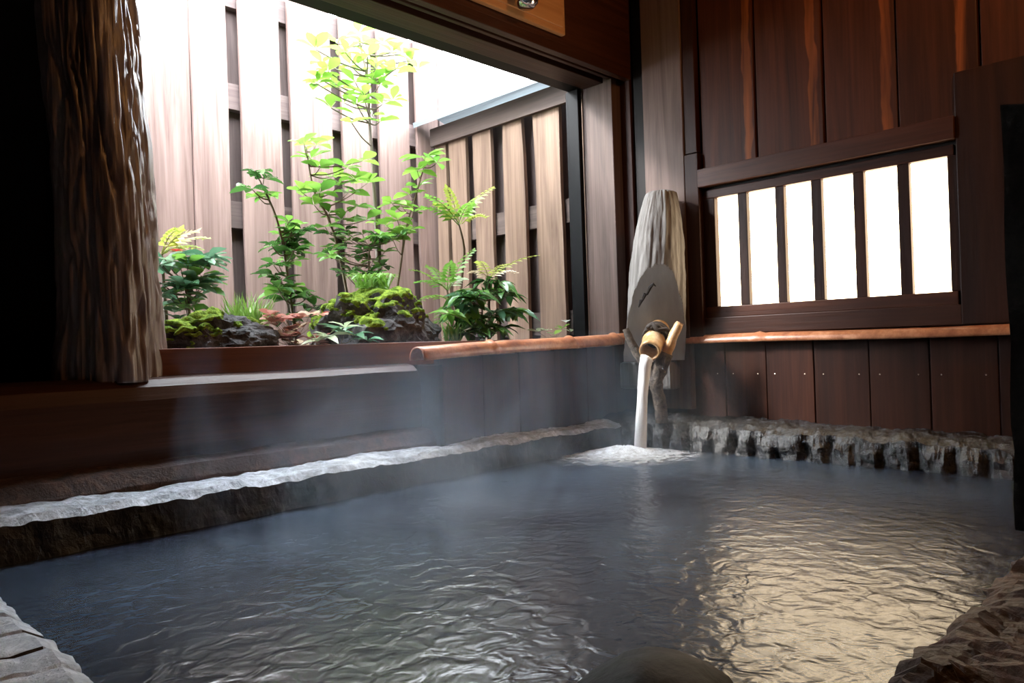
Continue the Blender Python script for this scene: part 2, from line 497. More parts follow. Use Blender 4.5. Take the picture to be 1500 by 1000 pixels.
stone_rim('stone_rim', (.34, 2.62, 0), (3.20, 2.62, 0), (0, -1, 0), [(-.08, -.6), (-.08, .11), (.0, .122), (.12, .125), (.19, .12), (.215, .10), (.22, .0), (.21, -.6)],
          M['rim_dark'], 'dark stone ledge with a pale wet topside along the garden window wall', (M['rim_pale'], .02), 280, .012, 5)
stone_rim('stone_rim', (3.55, 2.58, 0), (3.55, -.1, 0), (-1, 0, 0), [(-.0, -.6), (-.0, .145), (.15, .155), (.28, .15), (.335, .13), (.36, .08), (.37, -.02), (.36, -.6)],
          M['rim_grey'], 'dark grey chiselled stone rim under the lattice window wall', None, 300, .016, 7, groove=(.115, .032, .12), ztilt=-.045)
stone_rim('stone_rim', (-.1, 2.6, 0), (-.1, -1.4, 0), (1, 0, 0), [(-.5, -.6), (-.5, .10), (-.2, .105), (.2, .105), (.40, .10), (.43, .08), (.44, -.02), (.42, -.6)],
          M['rim_dark'], 'pale cracked stone rim on the dark alcove side of the bath', (M['rim_white'], -.6), 560, .009, 6, cracks=(.11, .03))
stone_rim('stone_rim', (.34, -.05, 0), (3.20, -.05, 0), (0, 1, 0), [(-.7, -.6), (-.7, .10), (-.3, .10), (.2, .10), (.38, .10), (.41, .08), (.42, -.02), (.40, -.6)],
          M['rim_brown'], 'rough brown stone rim beneath the black partition slab', None, 320, .022, 8)

# black partition slab standing on the rim
bm = bmesh.new()
ny, nz_ = 14, 16
def slab_pt(y, z, x):
    k = fbm(Vector((y * 9, z * 9, x * 4)))
    return (x + .004 * k, y + .006 * k * (1 if y > .3 else 0), z + (.012 * k if z > 1 else 0))
sl0, sl1 = [], []
for i in range(ny + 1):
    for j in range(nz_ + 1):
        y = .405 - 1.9 * (i / ny) ** 2; z = .095 + .955 * j / nz_
        sl0.append(bm.verts.new(slab_pt(y, z, 1.985))); sl1.append(bm.verts.new(slab_pt(y, z, 2.075)))
W = nz_ + 1
for i in range(ny):
    for j in range(nz_):
        for s in (sl0, sl1): bm.faces.new((s[i * W + j], s[i * W + j + 1], s[(i + 1) * W + j + 1], s[(i + 1) * W + j]))
for i in range(ny):
    for j in (0, nz_): bm.faces.new((sl0[i * W + j], sl0[(i + 1) * W + j], sl1[(i + 1) * W + j], sl1[i * W + j]))
for j in range(nz_):
    for i in (0, ny): bm.faces.new((sl0[i * W + j], sl0[i * W + j + 1], sl1[i * W + j + 1], sl1[i * W + j]))
tag(mesh_obj('partition_slab', bm, M['slab'], recenter=True), 'black upright partition slab standing on the brown stone rim', 'partition')

# ------------------------------------------------------------ bath water, splash, stream, steam
m, nt, bs, N, L = newmat('milky_spring_water')
v, _ = coords(nt, (1, 1, 1), False)
a = noise_tex(nt, v, 1.3, 3, .5)
L.new(ramp(nt, a, [(.38, (.010, .014, .026)), (.62, (.046, .068, .098))]), bs.inputs['Base Color'])
bs.inputs['Roughness'].default_value = .26
bs.inputs['IOR'].default_value = 1.42
v1, _ = coords(nt, (1, 1, 1), False)
n1 = noise_tex(nt, v1, 17, 2, .5, .6)
n2 = noise_tex(nt, v1, 48, 3, .6, .4)
h = mathn(nt, 'ADD', n1, mathn(nt, 'MULTIPLY', n2, .12))
L.new(bump(nt, h, .38, .016), bs.inputs['Normal'])
M['water'] = m
bm = bmesh.new()
nx = 60
g = [[bm.verts.new((.15 + 3.25 * i / nx, .2 + 2.35 * j / nx, .0)) for j in range(nx + 1)] for i in range(nx + 1)]
for i in range(nx):
    for j in range(nx): bm.faces.new((g[i][j], g[i + 1][j], g[i + 1][j + 1], g[i][j + 1]))
tag(mesh_obj('bath_water', bm, M['water'], smooth=True, recenter=True), 'steaming blue grey spring water filling the stone bath', 'water', kind='stuff')
tag(box('bath_floor', (.1, 3.5, .1, 2.7, -.6, -.55), M['rim_grey'], None, 0), 'stone floor of the bath beneath the water', 'bath floor', kind='structure')

m, nt, bs, N, L = newmat('white_falling_water')
bs.inputs['Base Color'].default_value = (.93, .96, 1, 1)
bs.inputs['Roughness'].default_value = .25
v, _ = coords(nt, (30, 30, 2), False)
L.new(bump(nt, noise_tex(nt, v, 1.5, 4), .4, .01), bs.inputs['Normal'])
bs.inputs['Subsurface Weight'].default_value = .4
bs.inputs['Subsurface Radius'].default_value = (.05, .05, .05)
M['stream'] = m
HIT = Vector((3.045, 2.18, 0.0))
MOUTH = Vector((3.125, 2.165, .492))
sp = []
for i in range(13):
    t = i / 12
    sp.append(Vector((MOUTH.x - .015 + (HIT.x - MOUTH.x + .015) * t, MOUTH.y + (HIT.y - MOUTH.y) * t, .462 * (1 - t ** 1.7) - .005)))
bm = bmesh.new()
add_tube(bm, sp, [.034 - .006 * math.sin(math.pi * min(1, i / 12)) - (.002 if i > 6 else 0) for i in range(13)], 14, jitter=.12)
tag(mesh_obj('water_stream', bm, M['stream'], smooth=True, recenter=True), 'white stream of hot water falling from the bamboo spout', 'water stream')

m, nt, bs, N, L = newmat('splash_foam')
bs.inputs['Base Color'].default_value = (.85, .92, 1, 1)
bs.inputs['Roughness'].default_value = .6
v, tc = coords(nt, (1, 1, 1), False)
nn = noise_tex(nt, v, 26, 6, .7, .5)
ln = N.new('ShaderNodeVectorMath'); ln.operation = 'LENGTH'
mpp = N.new('ShaderNodeMapping'); mpp.inputs['Scale'].default_value = (1, 1, 0); L.new(tc.outputs['Object'], mpp.inputs[0])
L.new(mpp.outputs[0], ln.inputs[0])
al = mathn(nt, 'SUBTRACT', 1.25, mathn(nt, 'MULTIPLY', ln.outputs['Value'], 3.1))
al = mathn(nt, 'MULTIPLY', mathn(nt, 'ADD', al, mathn(nt, 'MULTIPLY', mathn(nt, 'SUBTRACT', nn, .5), 2.2)), .8, True)
L.new(al, bs.inputs['Alpha'])
M['foam'] = m
bm = bmesh.new()
nr, na = 12, 40
ctr = bm.verts.new((0, 0, .03))
rg = []
for i in range(1, nr + 1):
    r = .42 * i / nr
    rg.append([bm.verts.new((r * math.cos(6.2832 * k / na), r * math.sin(6.2832 * k / na),
               max(.002, .03 * math.exp(-(r / .09) ** 2) + .006 * (1 - i / nr) * (1 + math.sin(k * 2.4 + i)))) ) for k in range(na)])
for k in range(na):
    bm.faces.new((ctr, rg[0][k], rg[0][(k + 1) % na]))
    for i in range(nr - 1): bm.faces.new((rg[i][k], rg[i + 1][k], rg[i + 1][(k + 1) % na], rg[i][(k + 1) % na]))
for v_ in bm.verts:                                     # wider along the bath's diagonal
    a_ = Vector((-1, 1, 0)).normalized(); v_.co += a_ * v_.co.dot(a_) * .25
    v_.co.x = min(v_.co.x, .20); v_.co.y = min(v_.co.y, .165)
fo = mesh_obj('splash_foam', bm, M['foam'], loc=(HIT.x - .09, HIT.y + .04, .003), smooth=True)
tag(fo, 'white splash foam where the falling stream hits the water', 'foam', kind='stuff')

m = bpy.data.materials.new('drifting_steam'); m.use_nodes = True
nt = m.node_tree; N = nt.nodes; L = nt.links
N.remove(N['Principled BSDF'])
vs = N.new('ShaderNodeVolumeScatter')
vs.inputs['Color'].default_value = (.66, .80, 1, 1)
vs.inputs['Anisotropy'].default_value = .35
tc = N.new('ShaderNodeTexCoord')
mp = N.new('ShaderNodeMapping'); mp.inputs['Scale'].default_value = (1.6, 1.6, 1.1); L.new(tc.outputs['Object'], mp.inputs[0])
nz = noise_tex(nt, mp.outputs[0], 1.5, 3, .5, .8)
sx = N.new('ShaderNodeSeparateXYZ'); L.new(tc.outputs['Object'], sx.inputs[0])
zf = mathn(nt, 'SUBTRACT', .55, mathn(nt, 'MULTIPLY', sx.outputs[2], 1.7), True)
yf = mathn(nt, 'MULTIPLY', mathn(nt, 'SUBTRACT', mathn(nt, 'ADD', mathn(nt, 'MULTIPLY', sx.outputs[0], -.5), sx.outputs[1]), -.55), 1.1, True)
d = mathn(nt, 'MULTIPLY', mathn(nt, 'MULTIPLY', mathn(nt, 'SUBTRACT', nz, .47, True), zf), yf)
L.new(mathn(nt, 'MULTIPLY', d, 5.0), vs.inputs['Density'])
L.new(vs.outputs[0], N['Material Output'].inputs['Volume'])
M['steam'] = m
bm = bmesh.new(); add_box(bm, -1.05, 1.15, -1.0, .95, -.295, .295)
st = mesh_obj('steam', bm, M['steam'], loc=(1.95, 1.5, .30))
tag(st, 'thin white steam drifting low over the bath water', 'steam', kind='stuff')

# submerged rock by the near corner
def rock_mesh(rad, sub=4, amp=.25, fs=2.2, seed=0, flat=None):
    bm = bmesh.new()
    bmesh.ops.create_icosphere(bm, subdivisions=sub, radius=1)
    for v_ in bm.verts:
        p = v_.co.normalized()
        k = 1 + amp * fbm(p * fs + Vector((seed, seed * 2, 0)), 5)
        v_.co = Vector((p.x * rad[0], p.y * rad[1], p.z * rad[2])) * k
        if flat is not None and v_.co.z < flat: v_.co.z = flat + (v_.co.z - flat) * .1
    return bm
tag(mesh_obj('bath_rock', rock_mesh((.16, .14, .11), 4, .1, 1.6, 3), M['slab'], loc=(.935, .66, -.042), smooth=True),
    'dark rounded rock just breaking the water at the near end of the bath', 'rock')

# ------------------------------------------------------------ log post by the alcove
bm = bmesh.new()
nh, na = 170, 150
rings = []
for i in range(nh + 1):
    t = i / nh; z = .462 + (2.04 - .462) * t
    ring = []
    for k in range(na):
        th = 2 * math.pi * k / na
        c, s = math.cos(th), math.sin(th)
        # squarish natural trunk section
        q = (abs(c) ** 3.6 + abs(s) ** 3.6) ** (-1 / 3.6)
        r = .150 * q * (1 + .12 * math.exp(-((t) / .12) ** 2)) * (1 - .06 * t)
        r *= 1 + .05 * fbm(Vector((c * 1.2, s * 1.2, z * 1.5)), 3)
        wx, wy = .5 * noise.noise(Vector((c * 2, s * 2, z * 2.5))), .5 * noise.noise(Vector((s * 2, c * 2, z * 2.5 + 9)))
        ridge = noise.noise(Vector((c * 4.6 + wx, s * 4.6 + wy, z * 1.5 + 4)))
        ridge2 = noise.noise(Vector((c * 10 + wx * 2, s * 10 + wy * 2, z * 3.2 + 14)))
        r -= .020 * max(0, 1 - abs(ridge) * 5.0) ** 1.3 + .010 * max(0, 1 - abs(ridge2) * 4.0) + .004 * fbm(Vector((c * 14, s * 14, z * 5)), 3)
        rot = -.75
        ring.append(bm.verts.new((math.cos(th + rot) * r + .015 * math.sin(z * 2.2) - .02 * t, math.sin(th + rot) * r, z)))
    rings.append(ring)
for i in range(nh):
    for k in range(na): bm.faces.new((rings[i][k], rings[i][(k + 1) % na], rings[i + 1][(k + 1) % na], rings[i + 1][k]))
bm.faces.new(rings[0][::-1]); bm.faces.new(rings[-1])
for v_ in bm.verts: v_.co.z -= .462
tag(mesh_obj('log_post', bm, M['trunk'], loc=(.875, 2.90, .462), smooth=True), 'rough furrowed tree trunk post standing on the sill beam', 'log post')

# ------------------------------------------------------------ bamboo half pipes
def half_bamboo(name, p0, p1, r, nodes, label, group):
    p0, p1 = Vector(p0), Vector(p1)
    t = (p1 - p0).normalized(); up = Vector((0, 0, 1)); sd = t.cross(up).normalized(); up = sd.cross(t)
    Ln = (p1 - p0).length
    n = 90; bm = bmesh.new(); rings = []; seg = 14
    for i in range(n + 1):
        s = Ln * i / n
        rr = r * (1 + .04 * noise.noise(Vector((s * 2, 3, 0))))
        for q in nodes: rr += r * .16 * math.exp(-((s - q) / .011) ** 2) - r * .06 * math.exp(-((s - q - .03) / .012) ** 2)
        off = up * (.006 * noise.noise(Vector((s * 1.3, 7, 1)))) + sd * (.006 * noise.noise(Vector((s * 1.1, 1, 5))))
        ring = []
        for (rad, rev) in ((rr, False), (rr - .009, True)):
            ks = range(seg + 1)
            for k in (reversed(ks) if rev else ks):
                th = math.radians(-8 + 196 * k / seg)
                ring.append(bm.verts.new(t * s + off + sd * math.cos(th) * rad + up * math.sin(th) * rad))
        rings.append(ring)
    m_ = len(rings[0])
    for i in range(n):
        for k in range(m_): bm.faces.new((rings[i][k], rings[i][(k + 1) % m_], rings[i + 1][(k + 1) % m_], rings[i + 1][k]))
    h_ = m_ // 2
    for rg_ in (rings[0], rings[-1]):
        for k in range(h_ - 1): bm.faces.new((rg_[k], rg_[k + 1], rg_[m_ - 2 - k], rg_[m_ - 1 - k]))
    o = mesh_obj(name, bm, M['bamboo'], loc=p0, smooth=True)
    return tag(o, label, 'bamboo rail', group)
half_bamboo('bamboo_rail', (1.99, 2.57, .500), (3.54, 2.57, .543), .053, [.43, 1.0, 1.38], 'orange split bamboo capping the low board panel under the garden window', 'split bamboo rails')
half_bamboo('bamboo_rail', (3.545, 2.205, .525), (3.545, -.5, .53), .040, [.42, 1.13, 1.9], 'mottled split bamboo rail along the wall below the lattice window', 'split bamboo rails')

# ------------------------------------------------------------ spout group in the corner
box_ = box('corner_shelf', (3.40, 3.51, 2.225, 2.56, .28, .43), M['drift'], None, .02)
tag(box_, 'thick grey weathered plank bracing the corner behind the forked branch', 'plank')

LOGC = Vector((3.37, 2.29, .436))
toCam = Vector((-LOGC.x, -LOGC.y, 0)).normalized(); sidev = Vector((-toCam.y, toCam.x, 0))   # sidev points right in the photo
if sidev.dot(_r) < 0: sidev = -sidev
prof = [(0, .155), (.12, .155), (.3, .153), (.45, .147), (.6, .136), (.72, .12), (.80, .103), (.86, .088), (.89, .078), (.90, .05)]
bm = bmesh.new(); na = 140; rings = []
zs = [i * .9 / 150 for i in range(151)]
def prof_r(z):
    for (a, ra), (b, rb) in zip(prof, prof[1:]):
        if a <= z <= b: return ra + (rb - ra) * (z - a) / (b - a)
    return prof[-1][1]
isface = {}
for z in zs:
    ring = []
    for k in range(na):
        th = 2 * math.pi * k / na
        r = prof_r(z) * (1 + .07 * fbm(Vector((math.cos(th) * 1.5, math.sin(th) * 1.5, z * 2)), 3)) + .007 * fbm(Vector((math.cos(th) * 6, math.sin(th) * 6, z * 6)), 4) - .0025 * max(0, 1 - abs(noise.noise(Vector((math.cos(th) * 5, math.sin(th) * 5, z * 1.5)))) * 6)
        a, b = math.cos(th) * r, math.sin(th) * r      # a towards camera, b to the right
        lean = .075 * z
        lim = -.02 + .175 * (z / .55)                   # the oblique sawn plane
        cutp = z < .56 and a > lim
        if cutp: a = lim
        vv = bm.verts.new(toCam * a + sidev * (b + lean - .012) + Vector((0, 0, z)))
        isface[vv] = cutp
        ring.append(vv)
    rings.append(ring)
for i in range(len(zs) - 1):
    for k in range(na):
        q = (rings[i][k], rings[i][(k + 1) % na], rings[i + 1][(k + 1) % na], rings[i + 1][k])
        f = bm.faces.new(q)
        f.material_index = 1 if sum(isface[v_] for v_ in q) >= 3 else 0
bm.faces.new(rings[0][::-1]); bm.faces.new(rings[-1])
# split the sawn face off as a part of its own
bm2 = bm.copy()
bmesh.ops.delete(bm, geom=[f for f in bm.faces if f.material_index == 1], context='FACES')
bmesh.ops.delete(bm2, geom=[f for f in bm2.faces if f.material_index == 0], context='FACES')
for f in bm2.faces: f.material_index = 0
lg = tag(mesh_obj('spout_log', bm, M['drift'], loc=LOGC, smooth=True), 'weathered grey log with an oval sawn face behind the bamboo spout', 'log')
sf = mesh_obj('sawn_face', bm2, M['cut'], lg); sf['label'] = 'pale oval sawn face with a dark crack'
bm = bmesh.new()
cp = [toCam * (.172 * ((z + .01) / .55) + .0) + sidev * x + Vector((0, 0, z)) for x, z in ((-.08, .285), (-.066, .318), (-.058, .322), (-.044, .352), (-.034, .35), (-.018, .385), (.0, .402), (.012, .388))]
add_tube(bm, cp, [.003, .010, .006, .011, .006, .010, .009, .002], 6)
mesh_obj('crack', bm, M['dark'], lg)

# forked branch holding the spout
base = Vector((3.20, 2.165, .15))
bk = Vector((-toCam.x, -toCam.y, 0))
def sp_pt(s, z, b=0.0): return base + sidev * s + Vector((0, 0, z)) + bk * b
fk = empty('forked_branch', base)
tag(fk, 'forked bark branch propping up the bamboo spout from the stone rim', 'branch')
def br(name, pts, rad, mat, seg=10, jit=.25):
    bm = bmesh.new(); add_tube(bm, [p - base for p in smooth_path(pts, 4)], [rad[0] + (rad[1] - rad[0]) * i / (4 * (len(pts) - 1)) for i in range(4 * (len(pts) - 1) + 1)], seg, jitter=jit, seed=len(pts))
    return mesh_obj(name, bm, mat, fk, smooth=True)
br('trunk', [sp_pt(.012, -.02), sp_pt(.005, .08), sp_pt(-.012, .17), sp_pt(.005, .24), sp_pt(.045, .33)], (.032, .036), M['branch'])
br('arm', [sp_pt(-.01, .19), sp_pt(-.075, .29, .02), sp_pt(-.125, .38, .03), sp_pt(-.155, .46, .03)], (.030, .016), M['branch'])
br('arm', [sp_pt(.01, .24), sp_pt(.05, .34), sp_pt(.085, .42), sp_pt(.115, .475)], (.030, .021), M['bamboo_p'])
bm = bmesh.new(); dirv = (sp_pt(.115, .475) - sp_pt(.085, .42)).normalized()
add_tube(bm, [sp_pt(.115, .475) - base, sp_pt(.115, .475) - base + dirv * .006], .019, 12)
mesh_obj('cut_end', bm, M['cutend'], fk)

# bamboo spout
ms = Vector((3.125, 2.16, .492)); me_ = Vector((3.345, 2.245, .605))
ax = (me_ - ms).normalized()
pipe = empty('bamboo_spout', ms)
tag(pipe, 'short bamboo water spout resting in the forked branch', 'spout')
bm = bmesh.new()
a1 = ax.cross(Vector((0, 0, 1))).normalized(); b1 = a1.cross(ax)
rings = []
pr = [(0.0, .053), (.02, .053), (.06, .054), (.10, .055), (.107, .060), (.114, .055), (.16, .054), (.26, .054)]
seq = [(s, r) for s, r in pr] + [(.26, .043), (.0, .042)]
for s, r in seq:
    rings.append([bm.verts.new(ax * s + a1 * math.cos(6.2832 * k / 24) * r + b1 * math.sin(6.2832 * k / 24) * r) for k in range(24)])
for i in range(len(rings)):
    A, B = rings[i], rings[(i + 1) % len(rings)]
    for k in range(24): bm.faces.new((A[k], A[(k + 1) % 24], B[(k + 1) % 24], B[k]))
mesh_obj('pipe', bm, M['bamboo_p'], pipe, smooth=True)
bm = bmesh.new(); add_tube(bm, [ax * .12, ax * .125], .0425, 20)
mesh_obj('dark_node_wall', bm, M['dark'], pipe)
# vine lashing
bm = bmesh.new()
for j in range(4):
    s0 = .135 + .02 * j
    pts = [ax * (s0 + .012 * math.sin(th * .5)) + a1 * math.cos(th) * .063 + b1 * math.sin(th) * .063 for th in [6.2832 * k / 16 for k in range(17)]]
    add_tube(bm, pts, .009, 6, jitter=.3, seed=j)
kn = ax * .13 + b1 * .066
add_tube(bm, smooth_path([kn - a1 * .03, kn + b1 * .02, kn + a1 * .03 - ax * .02, kn + a1 * .07 - b1 * .01, kn + a1 * .085 - b1 * .035], 4), .011, 6, jitter=.4)
add_tube(bm, smooth_path([kn - a1 * .01, kn + a1 * .02 + b1 * .015, kn + a1 * .05 - b1 * .025], 4), .012, 6, jitter=.4, seed=5)
tag(mesh_obj('vine_lashing', bm, M['vine'], loc=ms, smooth=True), 'dark twisted vine lashing tied round the bamboo spout', 'lashing')

# ------------------------------------------------------------ wall lamp on the header (switched off) and the warm ceiling lamp
lp = empty('wall_lamp', (2.80, 2.52, 2.26))
tag(lp, 'wall lamp with pale wooden back plate and chrome cup on the window header', 'lamp')
def rel(o, p): return None
box('back_plate', (2.28, 2.95, 2.488, 2.518, 2.122, 2.50), M['plate'], lp, .008)
box('plate_face', (2.31, 2.925, 2.480, 2.490, 2.155, 2.47), M['plate'], lp, .004)
bm = bmesh.new()
cpf = [(.0, 0), (.035, .002), (.055, .02), (.06, .06), (.05, .10), (.0, .11)]
rings = [[bm.verts.new((r * math.cos(6.2832 * k / 20), r * math.sin(6.2832 * k / 20), z)) for k in range(20)] for r, z in cpf[1:-1]]
for i in range(len(rings) - 1):
    for k in range(20): bm.faces.new((rings[i][k], rings[i][(k + 1) % 20], rings[i + 1][(k + 1) % 20], rings[i + 1][k]))
bm.faces.new(rings[0][::-1]); bm.faces.new(rings[-1])
cup = mesh_obj('chrome_cup', bm, M['chrome'], lp, smooth=True); cup.location = Vector((2.58, 2.41, 2.128)) - Vector(lp.location)
box('arm', (2.565, 2.595, 2.42, 2.485, 2.19, 2.22), M['chrome'], lp, .003)

cl = empty('ceiling_lamp', (2.45, .15, ZC))
tag(cl, 'round warm ceiling lamp above the partition slab', 'lamp')
bm = bmesh.new(); add_tube(bm, [(0, 0, 0), (0, 0, -.02)], .07, 20); mesh_obj('canopy', bm, M['dark'], cl)
bm = bmesh.new(); bmesh.ops.create_uvsphere(bm, u_segments=20, v_segments=12, radius=.09)
gl = mesh_obj('globe', bm, plain('warm_lamp_glass', (1, .8, .5), .4, emit=((1.0, .44, .13), 150.0)), cl, smooth=True); gl.location = (0, 0, -.11)

# ------------------------------------------------------------ garden: ground, fences
struct(box('ground', (-14, 18, 2.9, 26, -.5, -.45), M['soil'], None, 0))
struct(box('garden_bed', (.93, 3.9, 2.93, 4.7, -.4, .53), M['soil'], None, 0))

def fence_board(name, x0, x1, z0, z1, y, th, mat, parent, axis='x', wob=.006, seed=0):
    """upright board, slightly wavy edges; runs along x (or along y when axis is y)"""
    bm = bmesh.new(); n = 6; rows = []
    cx, cz = (x0 + x1) / 2, (z0 + z1) / 2
    for i in range(n + 1):
        z = z0 + (z1 - z0) * i / n
        a = x0 + wob * noise.noise(Vector((seed * 3.3, z * 1.7, 1))); b = x1 + wob * noise.noise(Vector((seed * 3.3, z * 1.7, 8)))
        row = []
        for (p, q) in ((a, 0), (b, 0), (b, th), (a, th)):
            row.append(bm.verts.new((p - cx, q, z - cz) if axis == 'x' else (q, p - cx, z - cz)))
        rows.append(row)
    for i in range(n):
        for k in range(4): bm.faces.new((rows[i][k], rows[i][(k + 1) % 4], rows[i + 1][(k + 1) % 4], rows[i + 1][k]))
    bm.faces.new(rows[0][::-1]); bm.faces.new(rows[-1])
    o = mesh_obj(name, bm, mat, parent)
    o.location = (Vector((cx, y, cz)) if axis == 'x' else Vector((y, cx, cz))) - Vector(parent.location)
    return o

YF, XF = 4.335, 3.55
fb = empty('garden_fence', (2.3, YF, .45))
tag(fb, 'tall cedar board fence closing the back of the garden behind the sapling', 'fence')
front = [(1.045, 1.274), (1.295, 1.567), (1.567, 1.788), (1.791, 2.002), (2.088, 2.346), (2.415, 2.716), (2.793, 3.032), (3.093, 3.357), (3.426, 3.63)]
for i, (a, b) in enumerate(front):
    fence_board('front_board', a, b, .45, 2.83, YF + (.02 if i == 2 else 0), .025, M['fence'], fb, 'x', .008, i + 1)
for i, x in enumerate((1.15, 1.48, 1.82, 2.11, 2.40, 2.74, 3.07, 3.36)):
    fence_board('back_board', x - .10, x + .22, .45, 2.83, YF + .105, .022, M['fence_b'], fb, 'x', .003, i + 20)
for z0, z1 in ((1.307, 1.469), (2.028, 2.185), (2.65, 2.796)):
    box('rail', (1.0, 3.63, YF + .045, YF + .10, z0, z1), M['rail_x'], fb, .003)
box('end_post', (3.63, 3.69, YF - .01, YF + .12, .45, 2.83), M['rail_x'], fb, .004)

fs = empty('garden_fence', (XF, 3.5, .45))
tag(fs, 'lower tan board fence with a grey sloping cap at the side of the garden', 'fence')
side = [(4.168, 4.283), (3.954, 4.131), (3.696, 3.865), (3.388, 3.578), (3.071, 3.29), (2.841, 2.998)]
for i, (a, b) in enumerate(side):
    fence_board('front_board', a, b, .45, 2.03, XF, .028, M['fence_s'], fs, 'y', .02, i + 40)
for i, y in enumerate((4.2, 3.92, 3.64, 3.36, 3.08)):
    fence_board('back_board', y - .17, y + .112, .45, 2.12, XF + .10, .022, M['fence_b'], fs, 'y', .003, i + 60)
for z0, z1 in ((.60, .75), (1.30, 1.45)):
    box('rail', (XF + .04, XF + .095, 2.84, 4.32, z0, z1), M['rail_y'], fs, .003)
box('fascia', (XF - .035, XF - .002, 2.84, 4.30, 2.02, 2.15), M['rail_y'], fs, .003)
# sloping cap boards
bm = bmesh.new()
pf = [(-.16, 2.145), (-.165, 2.18), (.06, 2.28), (.28, 2.20), (.28, 2.17), (.06, 2.25)]
rr_ = []
for y in (2.84, 3.3, 3.9, 4.33): rr_.append([bm.verts.new((x, y - 3.5, z - .45)) for x, z in pf])
for i in range(3):
    for k in range(6): bm.faces.new((rr_[i][k], rr_[i][(k + 1) % 6], rr_[i + 1][(k + 1) % 6], rr_[i + 1][k]))
bm.faces.new(rr_[0]); bm.faces.new(rr_[-1][::-1])
cp_ = mesh_obj('cap', bm, M['slate'], fs)

# ------------------------------------------------------------ garden: rocks and plants
def moss_from(bm_src, test, lift, seed):
    bm = bm_src.copy()
    bm.normal_update()
    bmesh.ops.delete(bm, geom=[f for f in bm.faces if not test(f.calc_center_median(), f.normal)], context='FACES')
    bmesh.ops.subdivide_edges(bm, edges=bm.edges, cuts=1, use_grid_fill=True)
    bm.normal_update()
    for v_ in bm.verts:
        edge = any(e.is_boundary for e in v_.link_edges)
        k = 0 if edge else lift * (.7 + .9 * abs(fbm(v_.co * 16 + Vector((seed, 0, 0)), 4)) + .35 * noise.noise(v_.co * 55))
        v_.co += v_.normal * (k - .002)
    return bm

def mossy_rock(loc, rad, amp, fs, seed, test, lift, label, parts=True):
    src = rock_mesh(rad, 5, amp, fs, seed, flat=-rad[2] * .55)
    for v_ in src.verts:
        n_ = v_.co.normalized(); v_.co += n_ * .03 * abs(fbm(v_.co * 14 + Vector((seed, 3, 0)), 4)) * 1.2
    mb = moss_from(src, test, lift, seed)
    o = mesh_obj('garden_rock', src, M['lava'], loc=loc, smooth=False)
    tag(o, label, 'rock')
    mo = mesh_obj('moss', mb, M['moss'], o, smooth=True); mo['kind'] = 'stuff'; mo['label'] = 'bright green moss cushion'
    return o
c1 = at(551, 462, 3.12)
mossy_rock((c1.x, c1.y, .615), (.31, .2, .21), .22, 1.7, 11,
           lambda c, n: n.z > .35 and c.z > .09 + .05 * noise.noise(c * 9) or (c.x < -.1 and c.z > .0 and n.z > .0 and noise.noise(c * 8) > .0), .012,
           'large black lava rock capped with moss below the sapling')
c2 = at(318, 492, 2.98)
mossy_rock((c2.x, c2.y, .585), (.235, .12, .115), .18, 1.8, 23,
           lambda c, n: (n.z > .1 and c.z > .02 and c.x < .04 + .12 * noise.noise(c * 7)) or (noise.noise(c * 11 + Vector((4, 0, 0))) > .33 and n.z > -.2), .012,
           'low black rock patched with bright moss beside the log post')

# leaf meshes
def leaf_mesh(name, wd, prof, fold=.25, droop=.25, mat=None):
    bm = bmesh.new(); n = len(prof)
    mid, lf, rt = [], [], []
    for i, (t, k) in enumerate(prof):
        z = -droop * t * t
        mid.append(bm.verts.new((t, 0, z)))
        if 0 < k:
            lf.append(bm.verts.new((t, k * wd, z + fold * k * wd))); rt.append(bm.verts.new((t, -k * wd, z + fold * k * wd)))
        else: lf.append(None); rt.append(None)
    for sd in (lf, rt):
        for i in range(n - 1):
            q = [mid[i], mid[i + 1]] + ([sd[i + 1]] if sd[i + 1] else []) + ([sd[i]] if sd[i] else [])
            if len(q) >= 3:
                bm.faces.new(q if sd is rt else q[::-1])
    me = bpy.data.meshes.new(name); bm.to_mesh(me); bm.free()
    me.materials.append(mat)
    for p in me.polygons: p.use_smooth = True
    return me
OV = [(0, 0), (.12, .12), (.35, .75), (.6, 1), (.85, .6), (1, 0)]
LA = [(0, 0), (.15, .45), (.4, 1), (.7, .75), (1, 0)]
LM = {}
def LF(mat, kind):
    key = (mat, kind)
    if key not in LM:
        wd, pr, fo_, dr = {'ov': (.26, OV, .35, .22), 'la': (.2, LA, .4, .35), 'rd': (.34, OV, .25, .15), 'st': (.11, LA, .4, .5)}[kind]
        LM[key] = leaf_mesh('leaf_' + mat + '_' + kind, wd, pr, fo_, dr, M[mat])
    return LM[key]

def put_leaf(parent, mesh, pos, dirv, size, roll=0.0, name='leaf'):
    o = bpy.data.objects.new(name, mesh)
    x = Vector(dirv).normalized(); up = Vector((0, 0, 1))
    y = up.cross(x)
    if y.length < .05: y = Vector((0, 1, 0))
    y.normalize(); z = x.cross(y)
    m_ = Matrix((x, y, z)).transposed().to_4x4() @ Matrix.Rotation(roll, 4, 'X')
    o.matrix_local = Matrix.Translation(Vector(pos) - Vector(parent.location)) @ m_ @ Matrix.Scale(size, 4)
    link(o, parent)
    return o

def whorl(parent, mesh, pos, n, size, tilt=.35, az0=None, rng=random):
    az0 = rng.random() * 6.28 if az0 is None else az0
    for k in range(n):
        az = az0 + 6.2832 * k / n + rng.uniform(-.35, .35)
        el = tilt + rng.uniform(-.35, .35)
        put_leaf(parent, mesh, pos, (math.cos(az) * math.cos(el), math.sin(az) * math.cos(el), math.sin(el)), size * rng.uniform(.75, 1.15), rng.uniform(-.4, .4))

